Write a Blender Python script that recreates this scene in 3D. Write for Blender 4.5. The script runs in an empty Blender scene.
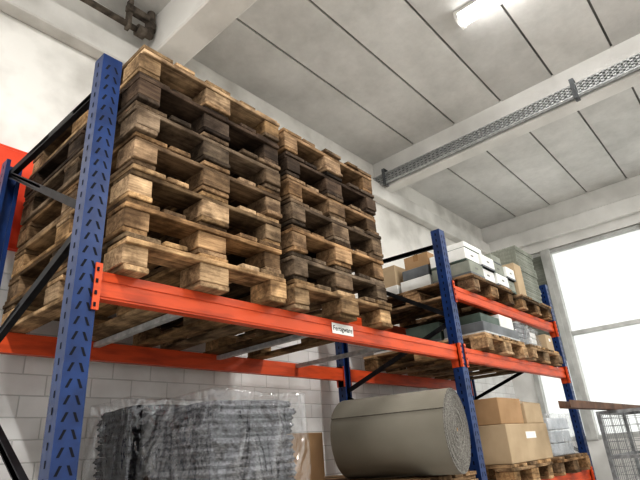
import bpy, bmesh, math, random
from mathutils import Vector, Matrix, noise
random.seed(7)
U=1.65; CZ=1.6
sc=bpy.context.scene
col=sc.collection
def W(x,y,z): return Vector((x*U,y*U,CZ+z*U))

# ------------------------------------------------------------ materials
def newmat(name):
    m=bpy.data.materials.new(name); m.use_nodes=True
    nt=m.node_tree; b=nt.nodes['Principled BSDF']
    return m,nt,b
def N(nt,t,**k):
    n=nt.nodes.new(t)
    for a,v in k.items():
        if a in n.inputs.keys(): n.inputs[a].default_value=v
        else: setattr(n,a,v)
    return n
def mottled(name,c1,c2,scale=6,rough=.7,metal=0,bump=.0,bscale=None,stretch=(1,1,1),spec=.3,p0=.35,p1=.65):
    m,nt,b=newmat(name)
    tc=N(nt,'ShaderNodeTexCoord'); mp=N(nt,'ShaderNodeMapping'); mp.inputs['Scale'].default_value=stretch
    nt.links.new(tc.outputs['Object'],mp.inputs[0])
    nz=N(nt,'ShaderNodeTexNoise',Scale=scale,Detail=6.0); nt.links.new(mp.outputs[0],nz.inputs['Vector'])
    cr=N(nt,'ShaderNodeValToRGB'); cr.color_ramp.elements[0].position=p0; cr.color_ramp.elements[1].position=p1
    cr.color_ramp.elements[0].color=(*c1,1); cr.color_ramp.elements[1].color=(*c2,1)
    nt.links.new(nz.outputs['Fac'],cr.inputs[0]); nt.links.new(cr.outputs[0],b.inputs['Base Color'])
    b.inputs['Roughness'].default_value=rough; b.inputs['Metallic'].default_value=metal
    b.inputs['Specular IOR Level'].default_value=spec
    if bump:
        n2=N(nt,'ShaderNodeTexNoise',Scale=bscale or scale*4,Detail=8.0); nt.links.new(mp.outputs[0],n2.inputs['Vector'])
        bp=N(nt,'ShaderNodeBump',Strength=bump,Distance=.01); nt.links.new(n2.outputs['Fac'],bp.inputs['Height'])
        nt.links.new(bp.outputs[0],b.inputs['Normal'])
    return m
def woodmat(name,stretch):
    m,nt,b=newmat(name)
    tc=N(nt,'ShaderNodeTexCoord'); oi=N(nt,'ShaderNodeObjectInfo')
    ml=N(nt,'ShaderNodeMath',operation='MULTIPLY'); ml.inputs[1].default_value=37.0
    nt.links.new(oi.outputs['Random'],ml.inputs[0])
    ad=N(nt,'ShaderNodeVectorMath',operation='ADD')
    nt.links.new(tc.outputs['Object'],ad.inputs[0]); nt.links.new(ml.outputs[0],ad.inputs[1])
    mp=N(nt,'ShaderNodeMapping'); mp.inputs['Scale'].default_value=stretch
    nt.links.new(ad.outputs[0],mp.inputs[0])
    nz=N(nt,'ShaderNodeTexNoise',Scale=4.0,Detail=8.0,Roughness=.7,Distortion=.4); nt.links.new(mp.outputs[0],nz.inputs['Vector'])
    cr=N(nt,'ShaderNodeValToRGB'); e=cr.color_ramp.elements
    e[0].position=.33;e[0].color=(.36,.32,.29,1); e[1].position=.68;e[1].color=(1.12,1.08,1.0,1)
    nt.links.new(nz.outputs['Fac'],cr.inputs[0])
    mx=N(nt,'ShaderNodeMix',data_type='RGBA',blend_type='MULTIPLY'); mx.inputs[0].default_value=1
    nt.links.new(oi.outputs['Color'],mx.inputs[6]); nt.links.new(cr.outputs[0],mx.inputs[7])
    n3=N(nt,'ShaderNodeTexNoise',Scale=7.0,Detail=6.0,Roughness=.6); nt.links.new(ad.outputs[0],n3.inputs['Vector'])
    c3=N(nt,'ShaderNodeValToRGB'); c3.color_ramp.elements[0].position=.40;c3.color_ramp.elements[0].color=(.22,.20,.19,1)
    c3.color_ramp.elements[1].position=.60;c3.color_ramp.elements[1].color=(1,1,1,1)
    nt.links.new(n3.outputs['Fac'],c3.inputs[0])
    m2=N(nt,'ShaderNodeMix',data_type='RGBA',blend_type='MULTIPLY'); m2.inputs[0].default_value=.85
    nt.links.new(mx.outputs[2],m2.inputs[6]); nt.links.new(c3.outputs[0],m2.inputs[7])
    nt.links.new(m2.outputs[2],b.inputs['Base Color'])
    b.inputs['Roughness'].default_value=.85; b.inputs['Specular IOR Level'].default_value=.15
    bp=N(nt,'ShaderNodeBump',Strength=.5,Distance=.004); nt.links.new(nz.outputs['Fac'],bp.inputs['Height'])
    nt.links.new(bp.outputs[0],b.inputs['Normal'])
    return m
M_woody=woodmat('wood_along_y',(12,1.2,14))
M_woodx=woodmat('wood_along_x',(1.2,12,14))
M_blue=mottled('blue_paint',(.004,.020,.085),(.008,.036,.14),9,.33,0,spec=.5)
M_slot=mottled('slot_dark',(.002,.003,.008),(.004,.006,.014),9,.8)
M_orange=mottled('orange_paint',(.38,.047,.012),(.60,.082,.02),9,.42,spec=.4,stretch=(.5,3,3),p0=.3,p1=.55)
M_black=mottled('dark_steel',(.006,.006,.008),(.02,.02,.024),12,.5,.3)
M_steel=mottled('galvanised',(.36,.37,.375),(.56,.57,.57),25,.5,.25)
M_wire=mottled('grey_wire',(.20,.205,.21),(.32,.33,.335),25,.45,.2)
M_conc=mottled('painted_concrete',(.68,.67,.645),(.86,.85,.825),2.0,.85,bump=.15,bscale=30)
M_stain=mottled('stained_concrete',(.50,.485,.455),(.82,.805,.77),1.8,.9,bump=.3,bscale=18,p0=.3,p1=.6)
M_plaster=mottled('worn_white_plaster',(.56,.545,.51),(.84,.825,.785),2.2,.9,bump=.35,bscale=14,p0=.3,p1=.55)
M_floor=mottled('floor_concrete',(.36,.35,.33),(.5,.49,.46),2,.6)
M_card=mottled('cardboard',(.30,.19,.10),(.39,.25,.14),4,.85)
M_card2=mottled('cardboard_pale',(.37,.28,.18),(.46,.355,.235),4,.85)
M_cardw=mottled('white_carton',(.60,.60,.57),(.76,.76,.74),5,.7)
M_tape=mottled('brown_tape',(.22,.12,.05),(.28,.16,.07),9,.3)
M_white=mottled('white_paper',(.75,.75,.72),(.85,.85,.82),5,.7)
M_ink=mottled('black_ink',(.01,.01,.01),(.02,.02,.02),5,.7)
M_hole=mottled('shaded_hole',(.14,.14,.13),(.2,.2,.19),5,.8)
M_red=mottled('red_paint',(.62,.05,.02),(.75,.08,.03),5,.45)
M_rust=mottled('dusty_pipe_shade',(.06,.05,.042),(.20,.17,.14),14,.9,bump=.4)  # dusty pipe; the dark tone also imitates shade above the ring beam
M_rustbar=mottled('brown_lacquered_steel',(.07,.035,.02),(.14,.07,.04),8,.6)
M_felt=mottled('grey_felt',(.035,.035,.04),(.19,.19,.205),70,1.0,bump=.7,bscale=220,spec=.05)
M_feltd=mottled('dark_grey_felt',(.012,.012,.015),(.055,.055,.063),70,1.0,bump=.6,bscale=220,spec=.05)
M_roll=mottled('grey_olive_paper',(.175,.163,.132),(.215,.20,.165),3,.85)
M_rollend=mottled('paper_roll_end',(.08,.076,.068),(.34,.325,.295),110,.95,bump=.7,bscale=160)
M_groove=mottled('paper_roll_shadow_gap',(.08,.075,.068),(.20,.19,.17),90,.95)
M_green=mottled('green_grey_lacquer',(.04,.06,.05),(.09,.12,.10),6,.5)
M_greybox=mottled('grey_plastic',(.08,.085,.09),(.16,.17,.18),5,.5)
M_ribbed=mottled('grey_green_plastic',(.17,.18,.15),(.27,.28,.24),6,.6)
M_frame=mottled('white_frame_paint',(.44,.445,.43),(.58,.585,.565),5,.5)
M_slat=mottled('grey_green_slat',(.20,.21,.18),(.31,.32,.28),5,.6)
def filmmat(name,lo,hi,gl_f):
    m,nt,b=newmat(name)
    nt.nodes.remove(b); out=nt.nodes['Material Output']
    tr=N(nt,'ShaderNodeBsdfTransparent'); gl=N(nt,'ShaderNodeBsdfGlossy',Roughness=.12); gl.inputs['Color'].default_value=(.9,.92,.95,1)
    df=N(nt,'ShaderNodeBsdfDiffuse'); df.inputs['Color'].default_value=(.75,.76,.77,1)
    tc=N(nt,'ShaderNodeTexCoord'); mp=N(nt,'ShaderNodeMapping'); mp.inputs['Scale'].default_value=(1,1,.45); mp.inputs['Rotation'].default_value=(.4,.3,0)
    nz=N(nt,'ShaderNodeTexNoise',Scale=4.5,Detail=2.0,Distortion=2.5)
    nt.links.new(tc.outputs['Object'],mp.inputs[0]); nt.links.new(mp.outputs[0],nz.inputs['Vector'])
    bp=N(nt,'ShaderNodeBump',Strength=1.0,Distance=.04); nt.links.new(nz.outputs['Fac'],bp.inputs['Height']); nt.links.new(bp.outputs[0],gl.inputs['Normal'])
    cr=N(nt,'ShaderNodeValToRGB'); cr.color_ramp.elements[0].position=.55; cr.color_ramp.elements[0].color=(lo,lo,lo,1)
    cr.color_ramp.elements[1].position=.78; cr.color_ramp.elements[1].color=(hi,hi,hi,1); nt.links.new(nz.outputs['Fac'],cr.inputs[0])
    m1=N(nt,'ShaderNodeMixShader'); nt.links.new(cr.outputs[0],m1.inputs[0]); nt.links.new(tr.outputs[0],m1.inputs[1]); nt.links.new(df.outputs[0],m1.inputs[2])
    m2=N(nt,'ShaderNodeMixShader'); m2.inputs[0].default_value=gl_f; nt.links.new(m1.outputs[0],m2.inputs[1]); nt.links.new(gl.outputs[0],m2.inputs[2])
    nt.links.new(m2.outputs[0],out.inputs[0]); return m
M_film=filmmat('clear_film',.01,.22,.13)
M_filmb=filmmat('clear_film_dull',.01,.20,.13)
M_film2=filmmat('milky_film',.08,.45,.15)
def glassmat():
    m,nt,b=newmat('frosted_glass'); nt.nodes.remove(b); out=nt.nodes['Material Output']
    t=N(nt,'ShaderNodeBsdfTranslucent'); d=N(nt,'ShaderNodeBsdfDiffuse'); d.inputs['Color'].default_value=(.8,.81,.8,1)
    tc=N(nt,'ShaderNodeTexCoord'); nz=N(nt,'ShaderNodeTexNoise',Scale=22.0,Detail=5.0,Roughness=.7); nt.links.new(tc.outputs['Object'],nz.inputs['Vector'])
    cr=N(nt,'ShaderNodeValToRGB'); cr.color_ramp.elements[0].position=.3;cr.color_ramp.elements[0].color=(.72,.735,.725,1)
    cr.color_ramp.elements[1].position=.7;cr.color_ramp.elements[1].color=(.87,.88,.87,1)
    nt.links.new(nz.outputs['Fac'],cr.inputs[0]); nt.links.new(cr.outputs[0],t.inputs['Color'])
    mx=N(nt,'ShaderNodeMixShader'); mx.inputs[0].default_value=.2
    nt.links.new(t.outputs[0],mx.inputs[1]); nt.links.new(d.outputs[0],mx.inputs[2]); nt.links.new(mx.outputs[0],out.inputs[0]); return m
M_glass=glassmat()
def emis(name,c,s):
    m,nt,b=newmat(name); b.inputs['Emission Color'].default_value=(*c,1); b.inputs['Emission Strength'].default_value=s; return m
M_tube=emis('lamp_diffuser',(1,.98,.95),14)
def brickmat():
    m,nt,b=newmat('white_painted_brick')
    tc=N(nt,'ShaderNodeTexCoord'); sp=N(nt,'ShaderNodeSeparateXYZ'); cb=N(nt,'ShaderNodeCombineXYZ')
    nt.links.new(tc.outputs['Object'],sp.inputs[0])
    nt.links.new(sp.outputs['X'],cb.inputs['X']); nt.links.new(sp.outputs['Z'],cb.inputs['Y'])
    bk=N(nt,'ShaderNodeTexBrick',Scale=1.0); bk.inputs['Brick Width'].default_value=.25; bk.inputs['Row Height'].default_value=.11
    bk.inputs['Mortar Size'].default_value=.005; bk.inputs['Mortar Smooth'].default_value=.7
    bk.inputs['Color1'].default_value=(.76,.76,.75,1); bk.inputs['Color2'].default_value=(.84,.84,.83,1); bk.inputs['Mortar'].default_value=(.58,.58,.57,1)
    nt.links.new(cb.outputs[0],bk.inputs['Vector'])
    nz=N(nt,'ShaderNodeTexNoise',Scale=3.0,Detail=8.0); nt.links.new(tc.outputs['Object'],nz.inputs['Vector'])
    cr=N(nt,'ShaderNodeValToRGB'); cr.color_ramp.elements[0].position=.3;cr.color_ramp.elements[0].color=(.78,.77,.76,1);cr.color_ramp.elements[1].position=.6
    nt.links.new(nz.outputs['Fac'],cr.inputs[0])
    mx=N(nt,'ShaderNodeMix',data_type='RGBA',blend_type='MULTIPLY'); mx.inputs[0].default_value=1
    nt.links.new(bk.outputs['Color'],mx.inputs[6]); nt.links.new(cr.outputs[0],mx.inputs[7]); nt.links.new(mx.outputs[2],b.inputs['Base Color'])
    bp=N(nt,'ShaderNodeBump',Strength=.5,Distance=.006); bp.invert=True
    nt.links.new(bk.outputs['Fac'],bp.inputs['Height']); nt.links.new(bp.outputs[0],b.inputs['Normal'])
    b.inputs['Roughness'].default_value=.8
    return m
M_brick=brickmat()
def ceilmat():
    m,nt,b=newmat('ceiling_board')
    tc=N(nt,'ShaderNodeTexCoord'); ge=N(nt,'ShaderNodeNewGeometry')
    nz=N(nt,'ShaderNodeTexNoise',Scale=1.3,Detail=9.0,Roughness=.7); nt.links.new(tc.outputs['Object'],nz.inputs['Vector'])
    cr=N(nt,'ShaderNodeValToRGB'); cr.color_ramp.elements[0].position=.32;cr.color_ramp.elements[0].color=(.56,.555,.535,1)
    cr.color_ramp.elements[1].position=.66;cr.color_ramp.elements[1].color=(.80,.79,.77,1)
    nt.links.new(nz.outputs['Fac'],cr.inputs[0])
    mr=N(nt,'ShaderNodeMapRange'); mr.inputs[3].default_value=.88; mr.inputs[4].default_value=1.06
    nt.links.new(ge.outputs['Random Per Island'],mr.inputs[0])
    mx=N(nt,'ShaderNodeMix',data_type='RGBA',blend_type='MULTIPLY'); mx.inputs[0].default_value=1
    nt.links.new(cr.outputs[0],mx.inputs[6]); nt.links.new(mr.outputs[0],mx.inputs[7]); nt.links.new(mx.outputs[2],b.inputs['Base Color'])
    b.inputs['Roughness'].default_value=.85
    n2=N(nt,'ShaderNodeTexNoise',Scale=60.0,Detail=6.0); nt.links.new(tc.outputs['Object'],n2.inputs['Vector'])
    bp=N(nt,'ShaderNodeBump',Strength=.3,Distance=.005); nt.links.new(n2.outputs['Fac'],bp.inputs['Height']); nt.links.new(bp.outputs[0],b.inputs['Normal'])
    return m
M_ceil=ceilmat()
M_seam=mottled('ceiling_seam',(.12,.118,.112),(.22,.215,.205),3,.9)

# ------------------------------------------------------------ mesh helpers
class MB:
    def __init__(s): s.bm=bmesh.new()
    def box(s,a,b,mi=0,mat=None):
        x0,y0,z0=a; x1,y1,z1=b
        vs=[Vector((x,y,z)) for x in(x0,x1) for y in(y0,y1) for z in(z0,z1)]
        if mat is not None: vs=[mat@v for v in vs]
        v=[s.bm.verts.new(p) for p in vs]
        for f in((0,1,3,2),(4,6,7,5),(0,4,5,1),(2,3,7,6),(0,2,6,4),(1,5,7,3)):
            fc=s.bm.faces.new([v[i] for i in f]); fc.material_index=mi
        return s
    def bar(s,p,q,w,h,mi=0):
        p=Vector(p);q=Vector(q);d=q-p;L=d.length
        m=Matrix.Translation(p)@d.to_track_quat('X','Z').to_matrix().to_4x4()
        return s.box((0,-w/2,-h/2),(L,w/2,h/2),mi,m)
    def quad(s,pts,mi=0):
        f=s.bm.faces.new([s.bm.verts.new(p) for p in pts]); f.material_index=mi
    def cyl(s,p,q,r,n=16,mi=0):
        p=Vector(p);q=Vector(q);d=q-p
        m=Matrix.Translation((p+q)/2)@d.to_track_quat('Z','Y').to_matrix().to_4x4()
        g=bmesh.ops.create_cone(s.bm,cap_ends=True,segments=n,radius1=r,radius2=r,depth=d.length,matrix=m)
        for v in g['verts']:
            for f in v.link_faces: f.material_index=mi; 
        return s
    def mesh(s,name,mats,bev=0,smooth=False):
        bmesh.ops.recalc_face_normals(s.bm,faces=s.bm.faces)
        if bev: bmesh.ops.bevel(s.bm,geom=list(s.bm.edges),offset=bev,segments=1,affect='EDGES')
        me=bpy.data.meshes.new(name); s.bm.to_mesh(me); s.bm.free()
        for m in mats: me.materials.append(m)
        if smooth:
            for p in me.polygons: p.use_smooth=True
        return me
def obj(name,me,loc=(0,0,0),parent=None,label=None,category=None,group=None,kind=None,rz=0):
    o=bpy.data.objects.new(name,me); col.objects.link(o); o.location=loc; o.rotation_euler=(0,0,rz)
    if parent: o.parent=parent
    if label:o['label']=label
    if category:o['category']=category
    if group:o['group']=group
    if kind:o['kind']=kind
    return o
def struct(name,me,label): return obj(name,me,label=label,category='room structure',kind='structure')

# ------------------------------------------------------------ room
WY=1.82; EX=4.65; CH=1.98; BZ=.62
b=MB(); b.box((-3*U,WY*U,0),((EX+.1)*U,(WY+.12)*U,CZ+BZ*U)); struct('wall_back',b.mesh('wall_back',[M_brick]),'white-painted brick wall behind the pallet rack')
b=MB(); b.box(W(-3,WY-.004,BZ),W(EX+.1,WY+.12,CH+.1)); struct('trim_1',b.mesh('t',[M_plaster]),'worn white plaster upper part of the back wall')
b=MB(); b.box(W(-3,WY-.075,1.655),W(EX,WY-.004,1.78)); struct('trim_2',b.mesh('t',[M_stain],.01),'stained concrete ring beam along the back wall')
b=MB(); b.box((-3*U,-6*U,-.1),((EX+.1)*U,(WY+.12)*U,0)); struct('floor',b.mesh('f',[M_floor]),'grey concrete workshop floor')
b=MB(); g=.020
ys=[WY+.0]+[1.445-.325*i for i in range(0,20)]
xs=[-3,.95,2.85,EX]
for j in range(len(xs)-1):
    for i in range(len(ys)-1):
        b.box(W(xs[j]+.005,ys[i+1],CH)+Vector((0,g/2,0)),W(xs[j+1]-.005,ys[i],CH+.03)-Vector((0,g/2,0)))
b.box(W(-3,ys[-1],CH+.010),W(EX+.1,WY,CH+.12),1)
struct('ceiling',b.mesh('ceiling',[M_ceil,M_seam]),'pale grey ceiling boards laid between concrete beams')
for i,(x0,x1) in enumerate(((.90,1.05),(2.80,2.91))):
    b=MB(); b.box(W(x0,-5,1.75),W(x1,WY,CH+.03)); struct('trim_%d'%(i+3),b.mesh('t',[M_conc if i else M_stain],.012),'white-painted concrete ceiling beam')
wt=CZ+1.575*U; wb=CZ-.05*U
b=MB()
b.box((EX*U,-6*U,0),((EX+.12)*U,WY*U,wb)); b.box((EX*U,-6*U,wt),((EX+.12)*U,WY*U,CZ+(CH+.03)*U)); b.box((EX*U,1.62*U,wb),((EX+.12)*U,WY*U,wt))
struct('wall_end',b.mesh('we',[M_conc]),'pale painted end wall around the tall windows')
b=MB(); b.box(W(EX-.05,-5,1.66),W(EX,WY,1.80)); struct('trim_5',b.mesh('t',[M_conc],.01),'concrete lintel over the windows')
edges=[1.62,1.27,.45,-.4,-1.3,-2.2,-3.1,-4.0]
for k in range(len(edges)-1):
    y1,y0=edges[k],edges[k+1]
    e=obj('window_%d'%(k+1),None,W(EX+.04,y0,0),label='frosted glass window in white frame' if k else 'narrow louvred window in white frame',category='window',kind='structure')
    def loc(x,y,z): return Vector(((x)*U,(y-y0)*U,z*U))
    b=MB(); t=.042
    b.box(loc(-.06,y0,-.05),loc(.01,y0+t,1.575)); b.box(loc(-.06,y1-t,-.05),loc(.01,y1,1.575))
    for z in(-.05,.78,1.575-t): b.box(loc(-.035,y0+t,z),loc(.01,y1-t,z+t*.8))
    obj('frame',b.mesh('frame',[M_frame],.004),parent=e)
    b=MB(); b.box(loc(.0,y0+t,-.04),loc(.004,y1-t,1.57)); obj('glass_pane',b.mesh('pane',[M_glass]),parent=e)
    if k==0:
        b=MB()
        z=.60
        while z<1.53:
            m=Matrix.Translation(loc(-.022,y0+t,z))@Matrix.Rotation(math.radians(50),4,'Y')
            b.box((-.036,0,-.003),(.036,(y1-y0-2*t)*U,.003),0,m); z+=.034
        obj('louvre',b.mesh('louvre',[M_slat]),parent=e)

def lamp(x,y0,y1,lab,power):
    z=CH-.085/U
    e=obj('fluorescent_lamp',None,W(x,y0,z),label=lab,category='ceiling lamp',group='fluorescent ceiling lamps')
    L=(y1-y0)*U
    b=MB(); b.box((-.07,0,.055),(.07,L,.085)); b.box((-.075,-.01,.0),(.075,.02,.085)); b.box((-.075,L-.02,0),(.075,L+.01,.085))
    obj('housing',b.mesh('h',[M_white]),parent=e)
    b=MB(); b.cyl((0,.02,.02),(0,L-.02,.02),.045,16); 
    obj('diffuser',b.mesh('d',[M_tube],smooth=True),parent=e)
    l=bpy.data.lights.new('lamp_light','AREA'); l.shape='RECTANGLE'; l.size=.12; l.size_y=L; l.energy=power; l.color=(1,.975,.94)
    lo=bpy.data.objects.new('lamp_light',l); col.objects.link(lo); lo.parent=e; lo.location=(0,L/2,-.035)
lamp(1.97,-.1,.66,'added fluorescent tube lamp out of view on the ceiling boards',45)
for x,y in((1.97,-1.6),(-.3,-.1),(-.3,-1.6),(3.8,-1.2)): lamp(x,y,y+.76,'added fluorescent tube lamp out of view on the ceiling boards',85)  # extra lamps added out of view to brighten the room

# ------------------------------------------------------------ rack
rack=obj('pallet_rack',None,W(.4,1,0)-Vector((0,0,CZ)),label='blue steel pallet rack with orange beams, two bays',category='pallet rack')
RO=rack.location
def rl(x,y,z): return W(x,y,z)-RO
FX=[(.400,.449),(2.045,2.095),(3.470,3.520)]
FY=[(1.0,1.045),(1.649,1.694)]
PT=.945
def post(x0,x1,y0,y1,front):
    b=MB(); t=.003; p0=rl(x0,y0,0);p1=rl(x1,y1,0); z0=0; z1=CZ+PT*U
    X0,X1,Y0,Y1=p0.x,p1.x,p0.y,p1.y
    yw=(Y0,Y0+t) if front else (Y1-t,Y1)
    b.box((X0,yw[0],z0),(X1,yw[1],z1)); b.box((X0,Y0+(t if front else 0),z0),(X0+t,Y1-(0 if front else t),z1)); b.box((X1-t,Y0+(t if front else 0),z0),(X1,Y1-(0 if front else t),z1))
    yl=(Y1-t,Y1) if front else (Y0,Y0+t)
    b.box((X0+t,yl[0],z0),(X0+.02,yl[1],z1)); b.box((X1-.02,yl[0],z0),(X1-t,yl[1],z1))
    b.box((X0-.02,Y0-.02,z0),(X1+.02,Y1+.02,z0+.006))
    xm=(X0+X1)/2; z=.1
    ys_=Y0-.0008 if front else Y1+.0008
    while z<z1-.05:
        for s in(-1,1):
            c=xm+s*.017; w=.0045; h=.014; d=.006*s
            b.quad([(c-w+d,ys_,z-h),(c+w+d,ys_,z-h),(c+w-d,ys_,z+h),(c-w-d,ys_,z+h)],1)
        for X in(X0-.0008,X1+.0008):
            ym=(Y0+Y1)/2; zz=z+.02; w=.005;h=.011
            b.quad([(X,ym-w,zz-h),(X,ym+w,zz-h),(X,ym+w,zz+h),(X,ym-w,zz+h)],1)
        z+=.05
    return obj('upright_post',b.mesh('post',[M_blue,M_slot]),parent=rack)
for x0,x1 in FX:
    for i,(y0,y1) in enumerate(FY): post(x0,x1,y0,y1,i==0)
    xm=(x0+x1)/2
    zz=[(.87,.90),(.53,.90),(.50,.27),(-.10,.25),(-.13,-.35),(-.7,-.38)]
    for zf,zb in zz:
        b=MB(); p=rl(xm,1.03,zf);q=rl(xm,1.665,zb); b.bar(p,q,.03,.022); b.bar(p+Vector((-.012,0,0)),q+Vector((-.012,0,0)),.006,.034)
        obj('brace',b.mesh('brace',[M_black]),parent=rack)
def beam(x0,x1,y0,zt,front):
    b=MB(); h=.060*U; p0=rl(x0,y0,zt)-Vector((0,0,h)); p1=rl(x1,y0,zt); d=.045 
    b.box((p0.x,p0.y,p0.z),(p1.x,p0.y+d,p1.z))
    yy=(p0.y-.004,p0.y) if front else (p0.y+d,p0.y+d+.004)
    b.box((p0.x,yy[0],p0.z+.008),(p1.x,yy[1],p0.z+.035)); b.box((p0.x,yy[0],p1.z-.035),(p1.x,yy[1],p1.z-.008))
    obj('beam',b.mesh('beam',[M_orange]),parent=rack)
    for X,s in((p0.x,-1),(p1.x,1)):
        b=MB(); xa,xb=sorted((X,X-s*.006)); zt2=p1.z+.018; zb2=p0.z-.05
        b.box((xa,p0.y-.012,zb2),(xb,p0.y+d+.01,zt2))
        fy=(p0.y-.030,p0.y-.024) if front else (p0.y+d+.022,p0.y+d+.028)
        xa,xb=sorted((X,X+s*.018)); b.box((xa,fy[0],zb2),(xb,fy[1],zt2))
        xa2,xb2=sorted((X,X-s*.006)); b.box((xa2,min(fy[0],p0.y),zb2),(xb2,max(fy[1],p0.y),zt2))
        for k in range(4):
            zc=p0.z-.04+k*.042; b.box((xa+.004,fy[0]-.003,zc),(xb-.006,fy[0],zc+.014),1)
        obj('beam_connector',b.mesh('conn',[M_orange,M_slot]),parent=rack)
ZL=.388; ZU=.68; ZB=-.19
FYB=1.012
for (xa,xb),lv in (((FX[0][1],FX[1][0]),(ZL,ZB)),((FX[1][1],FX[2][0]),(ZU,ZL,ZB))):
    for z in lv:
        beam(xa,xb,FYB,z,True); beam(xa,xb,1.655,z,False)
for x in (.75,1.25,1.7):
    b=MB(); b.box(rl(x,FYB+.028,ZL-.02),rl(x+.02,1.655,ZL-.004)); obj('crossbar',b.mesh('cb',[M_steel]),parent=rack)
b=MB(); b.box((-.088,-.001,-.028),(.088,.0,.028)); me=b.mesh('lp',[M_white])
e=obj('label_plate',me,rl(1.262,FYB,ZL-.027)-Vector((0,.0055,0)),parent=rack,label='white paper label reading Fertigware')
cu=bpy.data.curves.new('txt','FONT'); cu.body='Fertigware'; cu.size=.037; cu.align_x='CENTER'; cu.align_y='CENTER'; cu.extrude=.0003; cu.offset=.0003
to=bpy.data.objects.new('tmp',cu); col.objects.link(to); dg=bpy.context.evaluated_depsgraph_get()
me=bpy.data.meshes.new_from_object(to.evaluated_get(dg)); bpy.data.objects.remove(to)
me.materials.clear(); me.materials.append(M_ink)
t=obj('lettering',me,(0,-.0018,0),parent=e); t.rotation_euler=(math.pi/2,0,0)

# ------------------------------------------------------------ pallets
def tmpl(a,bb,mat,name): 
    b=MB(); b.box(a,bb); return b.mesh(name,[mat],.003)
parts=[]
for i,(c,w) in enumerate(((-.3275,.145),(-.19,.10),(0,.145),(.19,.10),(.3275,.145))):
    parts.append(('deck_board',tmpl((c-w/2,-.6,.122),(c+w/2,.6,.144),M_woody,'deck')))
for c in(-.5275,0,.5275): parts.append(('stringer_board',tmpl((-.4,c-.0725,.100),(.4,c+.0725,.1218),M_woodx,'stringer')))
for cy in(-.5275,0,.5275):
    for cx,w in((-.35,.1),(0,.145),(.35,.1)): parts.append(('block',tmpl((cx-w/2,cy-.0725,.0222),(cx+w/2,cy+.0725,.0998),M_woodx if cy else M_woody,'block')))
for c,w in((-.35,.1),(0,.145),(.35,.1)): parts.append(('bottom_board',tmpl((c-w/2,-.6,0),(c+w/2,.6,.022),M_woody,'bottom')))
def pallet(x,y,z,tone,label,group,rz=0):
    e=obj('pallet',None,(x,y,z),label=label,category='pallet',group=group,rz=rz)
    for n,me in parts:
        f=random.choice((.4,.65,.85,1,1.15)); 
        if n=='block': f=random.choice((.6,.85,1.0,1.2))
        g_=random.uniform(0,.4); t0,t1,t2=tone; av=(t0+t1+t2)/3*.92
        p=obj(n,me,parent=e); p.color=((t0*(1-g_)+av*g_*1.06)*f,(t1*(1-g_)+av*g_)*f,(t2*(1-g_)+av*g_*.9)*f,1)
        p.location=(random.uniform(-.004,.004),random.uniform(-.010,.010),0)
        if n!='stringer_board': p.rotation_euler=(0,0,random.uniform(-.005,.005))
    return e
LIGHT=(.70,.47,.255); MID=(.46,.295,.16); DARK=(.13,.09,.065); GREY=(.30,.22,.15)
names={LIGHT:'light tan wooden pallet',MID:'brown wooden pallet',DARK:'dark weathered wooden pallet',GREY:'grey-brown weathered wooden pallet'}
PH=.1475
pb=CZ+ZL*U
def stack(xc,tones,group,desc,dy=0):
    for i,t in enumerate(tones):
        pallet(xc*U+random.uniform(-.008,.008),(1.0*U-.04)+.6+dy+random.uniform(-.016,.016),pb+.001+i*PH,t,names[t]+' '+desc,group,rz=math.radians(random.uniform(-.6,.6)))
stack(.484+.2424,[LIGHT,MID,LIGHT,MID,GREY,DARK,LIGHT],'tall pallet stack by the post','in a tall stack beside the blue post')
stack(1.012+.2424,[LIGHT,GREY,MID,GREY,MID,DARK,MID],'second pallet stack','in the stack farther along the beam',0)
GL='loaded pallets on the rack'
for x,lv,t in((2.52,ZU,MID),(3.14,ZU,MID),(2.54,ZL,LIGHT),(3.10,ZL,LIGHT),(2.545,ZB,LIGHT),(3.15,ZB,MID),(.72,ZB,MID),(1.22,ZB,MID),(1.72,ZB,MID)):
    pallet(x*U,1.0*U-.04+.6,CZ+lv*U+.001,t,names[t]+' carrying goods on the rack shelf',GL)

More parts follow.
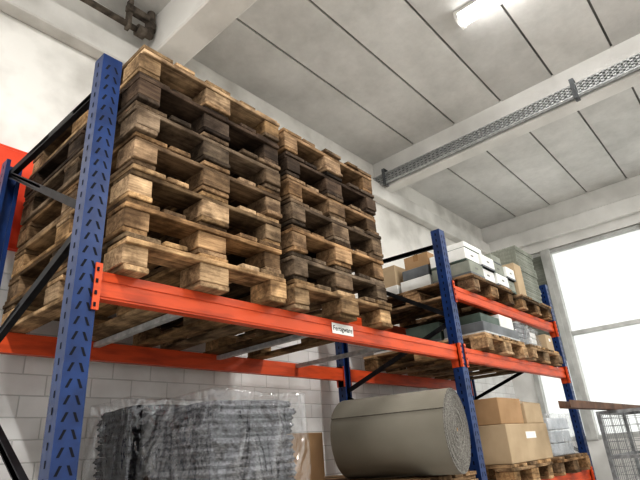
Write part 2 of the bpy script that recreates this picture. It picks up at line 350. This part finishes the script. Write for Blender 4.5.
# ------------------------------------------------------------ goods
PTOP=lambda z: z+.145/U+.0012
def carton(x0,x1,y0,y1,z0,h,mat,label,tape=True,lab=True,name='cardboard_box',flap=False,cat='box',group=None,stripe=None,rz=0,slot=False):
    p=W(x0,y0,z0); w=(x1-x0)*U; d=(y1-y0)*U; hh=h*U
    e=obj(name,None,p,label=label,category=cat,group=group,rz=rz)
    b=MB()
    if flap:
        t=.006
        b.box((0,0,0),(w,d,t)); b.box((0,0,t),(t,d,hh)); b.box((w-t,0,t),(w,d,hh)); b.box((t,0,t),(w-t,t,hh)); b.box((t,d-t,t),(w-t,d,hh))
    else: b.box((0,0,0),(w,d,hh))
    obj('body',b.mesh('body',[mat],.002 if flap else .004),parent=e)
    if flap:
        for y,ang in((0,12),(d-.004,-8)):
            b=MB(); m=Matrix.Translation((0,y,hh))@Matrix.Rotation(math.radians(ang),4,'X'); 
            if ang>0: b.box((0.002,0,0),(w-.002,d*.42,.004),0,m)
            else: b.box((.002,-d*.42,0),(w-.002,0,.004),0,m)
            obj('flap',b.mesh('flap',[mat]),parent=e)
    if tape and not flap:
        b=MB(); b.box((-.001,d/2-.025,hh-.06),(0,d/2+.025,hh)); b.box((-.001,d/2-.025,hh),(w,d/2+.025,hh+.001)); obj('tape',b.mesh('tape',[M_tape]),parent=e)
    if lab:
        b=MB(); b.box((w*.42,-.001,hh*.6),(w*.66,0,hh*.78)); obj('paper_label',b.mesh('pl',[M_white]),parent=e)
    if slot:
        b=MB(); b.box((w*.40,-.001,hh*.48),(w*.60,0,hh*.60)); obj('hand_hole',b.mesh('hh',[M_hole]),parent=e)
    if stripe:
        b=MB(); b.box((-.002,-.002,hh*.0),(w+.002,d+.002,hh*.14)); obj('base_strip',b.mesh('lid',[stripe]),parent=e)
    return e
zb=PTOP(ZB)
def feltstack(x0,x1,y0,y1,z0,h,label,n,film,fm):
    e=obj('felt_sheet_stack',None,W(x0,y0,z0),label=label,category='wrapped felt stack',group='film-wrapped felt stacks')
    w=(x1-x0)*U; d=(y1-y0)*U; hh=h*U; b=MB(); th=hh/n
    for i in range(n):
        j=lambda:random.uniform(-.010,.010)
        m=Matrix.Translation((w/2+j(),d/2+j(),i*th))@Matrix.Rotation(random.uniform(-.035,.035),4,'Z')
        k=random.uniform(.96,1.0)
        b.box((-w/2*k,-d/2*k,.0),(w/2*k,d/2*k,th*.92),0,m)
    bmesh.ops.bevel(b.bm,geom=list(b.bm.edges),offset=th*.34,segments=3,affect='EDGES')
    bmesh.ops.subdivide_edges(b.bm,edges=[x for x in b.bm.edges if x.calc_length()>.1],cuts=14,use_grid_fill=True)
    for v in b.bm.verts:
        q=v.co*14
        v.co.x+=.006*noise.noise(q+Vector((z0,x0,3))); v.co.y+=.006*noise.noise(q+Vector((9,2,1)))
        rx=abs(v.co.x/w-.5)*2; ry=abs(v.co.y/d-.5)*2
        if v.co.z>.01: v.co.z+=(.014*noise.noise(Vector((v.co.x*5,v.co.y*5,x0*9)))-.022*max(rx,ry)**6)*(v.co.z/hh)
    obj('felt_sheets',b.mesh('felt',[fm],smooth=True),parent=e)
    b=MB(); b.box((-.024,-.024,.0),(w+.024,d+.024,hh+.022))
    bmesh.ops.subdivide_edges(b.bm,edges=list(b.bm.edges),cuts=30,use_grid_fill=True)
    for v in b.bm.verts:
        c=v.co; q=Vector((c.x*5+x0*5,c.y*5,c.z*2.5)); nn=noise.noise_vector(q)*.012
        r=1-abs(noise.noise(Vector((c.x*4+c.z*3,c.y*4-c.z*2,c.z*1.5+x0))))*2.6
        dirv=Vector((c.x-w/2,c.y-d/2,0)).normalized(); nn+=dirv*.018*max(0,r)
        if c.z<.02: nn.z=0
        v.co=c+nn
    obj('plastic_film',b.mesh('film',[film],smooth=True),parent=e)
feltstack(.75,1.025,1.00,1.27,zb,.242,'grey felt sheets wrapped in clear plastic film, nearer stack',14,M_film,M_felt)
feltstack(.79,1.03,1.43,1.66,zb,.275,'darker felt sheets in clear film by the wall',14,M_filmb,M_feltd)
carton(1.25,1.55,1.38,1.66,zb,.172,M_card,'full brown cardboard box beside the paper roll',lab=False)
# roll
R=.142*U; L=.43*U
e=obj('paper_roll',None,W(1.712,.895,zb),label='large grey-beige paper roll lying on a pallet',category='paper roll',rz=math.radians(11))
def lathe(profile,n,mats,name,wob=0,smooth=True):
    bm=bmesh.new(); rings=[]
    for (r,y,mi) in profile:
        ring=[]
        for k in range(n):
            a=2*math.pi*k/n; rr=r*(1+wob*math.sin(a*2+1)+wob*.5*math.sin(a*3)); ring.append(bm.verts.new((rr*math.cos(a),y,rr*math.sin(a))))
        rings.append(ring)
    for i in range(len(rings)-1):
        for k in range(n):
            f=bm.faces.new((rings[i][k],rings[i][(k+1)%n],rings[i+1][(k+1)%n],rings[i+1][k])); f.material_index=profile[i+1][2]; f.smooth=smooth
    bmesh.ops.recalc_face_normals(bm,faces=bm.faces)
    me=bpy.data.meshes.new(name); bm.to_mesh(me); bm.free()
    for m in mats: me.materials.append(m)
    return me
prof=[]; nr=38; r0=.012
for i in range(nr):
    ra=r0+(R-r0)*i/nr; rb=r0+(R-r0)*(i+.72)/nr; y=random.uniform(0,.004); rc=r0+(R-r0)*(i+1)/nr-.0003
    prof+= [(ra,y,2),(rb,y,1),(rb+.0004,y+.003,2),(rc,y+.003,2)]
prof+=[(R,.003,1),(R,L,0),(r0,L,1)]
RZ=R*1.012
obj('wound_paper',lathe(prof,180,[M_roll,M_rollend,M_groove],'roll',.010,False),(0,0,RZ),parent=e)
obj('core_tube',lathe([(r0-.001,.002,0),(r0-.001,L-.002,0),(r0-.004,L-.002,0),(r0-.004,.002,0),(r0-.001,.002,0)],24,[M_card],'core'),(0,0,RZ),parent=e)
b=MB(); A=[math.radians(88+k*4) for k in range(17)]
def pr(a,y,o): 
    rr=R*(1+.010*math.sin(a*2+1)+.005*math.sin(a*3))+o; return (rr*math.cos(a),y,rr*math.sin(a))
for k in range(16):
    o0=.0015+.006*(k/16)**2; o1=.0015+.006*((k+1)/16)**2
    b.quad([pr(A[k],-.004,o0),pr(A[k],L,o0),pr(A[k+1],L,o1),pr(A[k+1],-.004,o1)])
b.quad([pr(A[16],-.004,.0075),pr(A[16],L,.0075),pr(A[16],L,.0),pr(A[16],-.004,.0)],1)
obj('loose_end',b.mesh('le',[M_roll,M_groove]),(0,0,RZ),parent=e)
# bay 2 lower
carton(2.335,2.85,.985,1.36,zb,.165,M_card2,'wide closed brown cardboard box with white label on a pallet')
carton(2.335,2.60,1.0,1.36,zb+.1662,.115,M_card,'low brown cardboard box stacked on a wide box',lab=False,tape=False)
carton(2.61,2.84,.99,1.36,zb+.1662,.095,M_card2,'low cardboard box with loosely closed flaps on a wide box',lab=False,flap=True)
carton(2.34,2.60,1.40,1.66,zb,.31,M_card,'tall brown cardboard box against the rear of the pallet',lab=False)
def wrapped(x0,x1,y0,y1,z0,h,label,inner,n=3,film=None):
    e=obj('wrapped_goods',None,W(x0,y0,z0),label=label,category='wrapped goods')
    w=(x1-x0)*U; d=(y1-y0)*U; hh=h*U; b=MB()
    for i in range(n):
        b.box((w*.06+random.uniform(0,.02),d*.04,hh*i/n),(w*.94-random.uniform(0,.02),d*.96,hh*(i+.9)/n))
    obj('contents',b.mesh('c',[inner],.006),parent=e)
    b=MB(); b.box((0,0,0),(w,d,hh+.03)); bmesh.ops.subdivide_edges(b.bm,edges=list(b.bm.edges),cuts=14,use_grid_fill=True)
    for v in b.bm.verts:
        c=v.co; nn=noise.noise_vector(c*8+Vector((x0,y0,0)))*.016
        if c.z<.02: nn.z=0
        v.co=c+nn
    obj('plastic_film',b.mesh('film',[film or M_film2],smooth=True),parent=e)
M_bluew=mottled('pale_bluish_foam',(.45,.49,.53),(.62,.65,.68),8,.8)
wrapped(2.97,3.36,1.01,1.4,zb,.2,'pale bluish goods wrapped in clear plastic film on a pallet',M_bluew)
wrapped(2.97,3.3,1.43,1.66,zb,.24,'tall white goods in plastic film at the shelf rear',M_cardw,4)
# mid level
zm=PTOP(ZL)
carton(2.31,2.74,.985,1.2,zm,.055,M_greybox,'flat grey plastic crate on a pallet',lab=False,tape=False,name='plastic_crate',cat='crate',stripe=M_steel)
carton(2.33,2.55,1.0,1.18,zm+.057,.045,M_green,'shallow dark metal case on top of a crate',lab=False,tape=False,name='metal_case',cat='case')
carton(2.56,2.73,1.0,1.18,zm+.057,.07,M_cardw,'small white carton on top of a grey crate',lab=False,tape=True)
carton(2.31,2.70,1.22,1.42,zm,.10,M_green,'low dark green-grey metal case on a pallet',lab=False,tape=False,name='metal_case',cat='case',stripe=M_greybox)
carton(2.31,2.66,1.43,1.64,zm,.075,M_greybox,'dark grey metal case at the shelf rear',lab=False,tape=False,name='metal_case',cat='case',stripe=M_cardw)
wrapped(2.87,3.05,1.03,1.40,zm,.14,'dark goods under crinkled plastic film on a pallet',M_greybox,5)
wrapped(3.075,3.20,1.03,1.4,zm,.11,'pale goods under crinkled plastic film on a pallet',M_cardw)
carton(3.22,3.335,1.0,1.4,zm,.10,M_card2,'small brown carton beside film-wrapped goods')
# upper level
zu=PTOP(ZU)
gw='white cartons on the upper shelf'
for i,(x,wd) in enumerate(((2.285,.155),(2.448,.155),(2.611,.15),(2.770,.115))):
    for j in range(2):
        carton(x,x+wd,.985+.012*((i+j)%2),1.20,zu+j*.073,.071,M_cardw if (i+j)%3 else M_ribbed,'low white or grey carton with dark bottom edge',lab=False,tape=False,group=gw,stripe=M_green if (i+j)%2 else M_greybox,name='white_carton',slot=True)
carton(2.30,2.50,1.0,1.18,zu+.1465,.035,M_cardw,'thin white carton lying on top of the row',lab=False,tape=False,group=gw,name='white_carton',stripe=M_green)
carton(2.62,2.75,1.0,1.18,zu+.1465,.045,M_ribbed,'thin grey carton lying on top of the row',lab=False,tape=False,group=gw,name='white_carton',stripe=M_greybox)
for x0,x1,y0,y1,dz,h,mt,lb in ((2.29,2.62,1.215,1.40,0,.06,M_cardw,'low white carton stacked behind the front row'),(2.29,2.60,1.22,1.38,.0615,.055,M_greybox,'flat grey case stacked on a white carton'),(2.31,2.55,1.22,1.37,.121,.075,M_card,'small brown carton on top of a grey case'),
    (2.29,2.66,1.42,1.66,0,.055,M_cardw,'wide low white carton at the shelf rear'),(2.30,2.60,1.43,1.65,.0565,.12,M_card2,'pale brown carton on a low white carton')):
    carton(x0,x1,y0,y1,zu+dz,h,mt,lb,lab=False,group='rear cartons on the upper shelf',name='flat_carton',tape=(mt is M_card))
carton(2.91,3.02,.985,1.3,zu,.20,M_card2,'tall pale grey-brown carton on the upper pallet',lab=False)
carton(2.92,3.3,1.40,1.66,zu,.12,M_card,'wide brown carton at the rear of the upper shelf',lab=False)
def ribbed(i):
    w=.30*U; d=.33*U; h=.043
    b=MB(); b.box((0,0,0),(w,d,h*.35)); k=0
    while k*.03<w-.02: b.box((k*.03,-.004,h*.35),(k*.03+.018,d,h)); k+=1
    k=0
    while k*.03<d-.02: b.box((-.004,k*.03,h*.3),(0.0,k*.03+.018,h)); k+=1
    obj('ribbed_panel',b.mesh('rp',[M_ribbed]),W(3.04,1.0,zu)+Vector((random.uniform(-.008,.008),random.uniform(-.008,.008),i*(h+.0012)+.0006)),label='grey-green ribbed plastic panel in a tall stack',category='panel',group='stacked ribbed panels')
for i in range(13): ribbed(i)

# ------------------------------------------------------------ cable tray
e=obj('cable_tray',None,W(2.755,-2,1.76),label='galvanised perforated cable tray fixed along the ceiling beam',category='cable tray')
b=MB(); L=(1.79+2)*U; h=.078*U
b.box((0,0,0),(.045,L,.0015)); b.box((0,0,h),(.045,L,h+.0015)); b.box((-.001,0,0),(.0,L,.012)); b.box((-.001,0,h-.012),(.0,L,h))
for k in range(5):
    z=h*k/4; b.box((0,0,max(0,z-.010)),(.0015,L,min(h,z+.010)))
y=0
while y<L:
    b.box((0,y,0),(.0018,y+.022,h)); y+=.05
b.box((.04,0,0),(.045,L,h),1)
obj('perforated_plate',b.mesh('tray',[M_steel,M_greybox]),parent=e)
for y in(1.70,.38,-.9):
    b=MB(); yy=(y+2)*U; b.box((-.012,yy-.02,-.02),(-.002,yy+.02,h+.05)); b.box((-.012,yy-.02,-.03),(.07,yy+.02,-.02)); b.box((-.012,yy-.02,h+.05),(.07,yy+.02,h+.06))
    obj('bracket',b.mesh('br',[M_greybox],.002),parent=e)
# pipe upper corner; its long dark run stands in for a shadowed recess
e=obj('pipe',None,W(.275,1.70,1.83),label='dusty pipe with clamp, its dark long run standing in for a shaded recess',category='pipe')
b=MB(); b.cyl((-1.5,0,0),(1.0,0,0),.024,12); b.cyl((.99,0,-.0),(.99,0,.24),.03,12); obj('tube',b.mesh('p',[M_rust],smooth=True),parent=e)
b=MB(); b.cyl((.88,0,0),(.95,0,0),.048,12); b.cyl((.99,0,.06),(.99,0,.13),.042,12); b.box((.80,-.03,-.04),(.83,.03,.24)); b.box((.78,-.05,.10),(.96,.0,.16)); obj('clamp',b.mesh('c',[M_rust],.004),parent=e)
e=obj('red_panel',None,W(.36,WY-.004,.70)-Vector((0,.045,0)),label='red metal panel hanging on the white back wall',category='panel')
b=MB(); b.box((0,0,0),(.42,.045,.62)); b.box((.02,-.006,.02),(.40,0,.60)); obj('sheet',b.mesh('rp',[M_red],.003),parent=e)

# ------------------------------------------------------------ mesh cages
def cage(z,i):
    e=obj('mesh_cage_box',None,Vector((3.62*U,.45*U,z)),label='grey steel wire mesh cage box, upper of two' if i else 'grey steel wire mesh cage box standing on the floor',category='mesh box')
    w,d,h=1.1,.8,.90
    t=.035
    for x in(0,w-t):
        for y in(0,d-t):
            b=MB(); b.box((x,y,0),(x+t,y+t,h)); obj('corner_post',b.mesh('c',[M_wire]),parent=e)
    b=MB()
    for z0 in(.08,h/2,h-.03):
        b.box((t,0,z0),(w-t,.025,z0+.03)); b.box((t,d-.025,z0),(w-t,d,z0+.03)); b.box((0,t,z0),(.025,d-t,z0+.03)); b.box((w-.025,t,z0),(w,d-t,z0+.03))
    obj('rail',b.mesh('r',[M_wire]),parent=e)
    b=MB(); r=.0024
    for Y in(.012,d-.012):
        for k in range(1,15): b.bar((k*.075,Y,.08),(k*.075,Y,h),r*2,r*2)
        for k in range(1,11): b.bar((0,Y,.08+k*.075),(w,Y,.08+k*.075),r*2,r*2)
    for X in(.012,w-.012):
        for k in range(1,11): b.bar((X,k*.075,.08),(X,k*.075,h),r*2,r*2)
        for k in range(1,11): b.bar((X,0,.08+k*.075),(X,d,.08+k*.075),r*2,r*2)
    obj('wire_mesh',b.mesh('m',[M_wire]),parent=e)
    b=MB(); b.box((t,t,.05),(w-t,d-t,.08)); obj('base_plate',b.mesh('b',[M_wire]),parent=e)
cage(0,0); cage(.902,1)
zt=1.803
b=MB(); b.box((0,0,0),(2.95,.09,.004)); b.box((0,0,.004),(2.95,.005,.06)); b.box((0,.085,.004),(2.95,.09,.06))
obj('steel_channel',b.mesh('sc',[M_rustbar]),Vector((2.75*U,.45*U+.60,zt)),label='brown-painted steel channel lying on top of the mesh cage',category='steel bar')

# ------------------------------------------------------------ light
w=bpy.data.worlds.new('World'); sc.world=w; w.use_nodes=True
bg=w.node_tree.nodes['Background']; bg.inputs[0].default_value=(1,.985,.96,1); bg.inputs[1].default_value=1.0
s=bpy.data.lights.new('sun','SUN'); s.energy=3.7; s.angle=math.radians(8); so=bpy.data.objects.new('sun',s); col.objects.link(so)
so.rotation_euler=Vector((-1,.15,-.55)).to_track_quat('-Z','Y').to_euler()

# ------------------------------------------------------------ camera
cam=bpy.data.cameras.new('camera'); co=bpy.data.objects.new('camera',cam); col.objects.link(co)
Zc=Vector((-85,1190,503)).normalized(); Xc=Vector((480,-178,503)); Xc=(Xc-Xc.dot(Zc)*Zc).normalized(); Yc=Vector((-622,-257,503)); Yc=(Yc-Yc.dot(Zc)*Zc-Yc.dot(Xc)*Xc).normalized()
right=Vector((Xc.x,Yc.x,Zc.x)).normalized(); up=Vector((Xc.y,Yc.y,Zc.y)); up=(up-up.dot(right)*right).normalized()
back=right.cross(up)
m=Matrix((right,up,back)).transposed().to_4x4(); m.translation=Vector((0,0,CZ)); co.matrix_world=m
cam.sensor_width=36; cam.lens=503/640*36; cam.clip_start=.05
sc.camera=co
sc.view_settings.view_transform='Standard'
sc.view_settings.exposure=.06
try: sc.view_settings.look='Medium High Contrast'
except Exception: pass
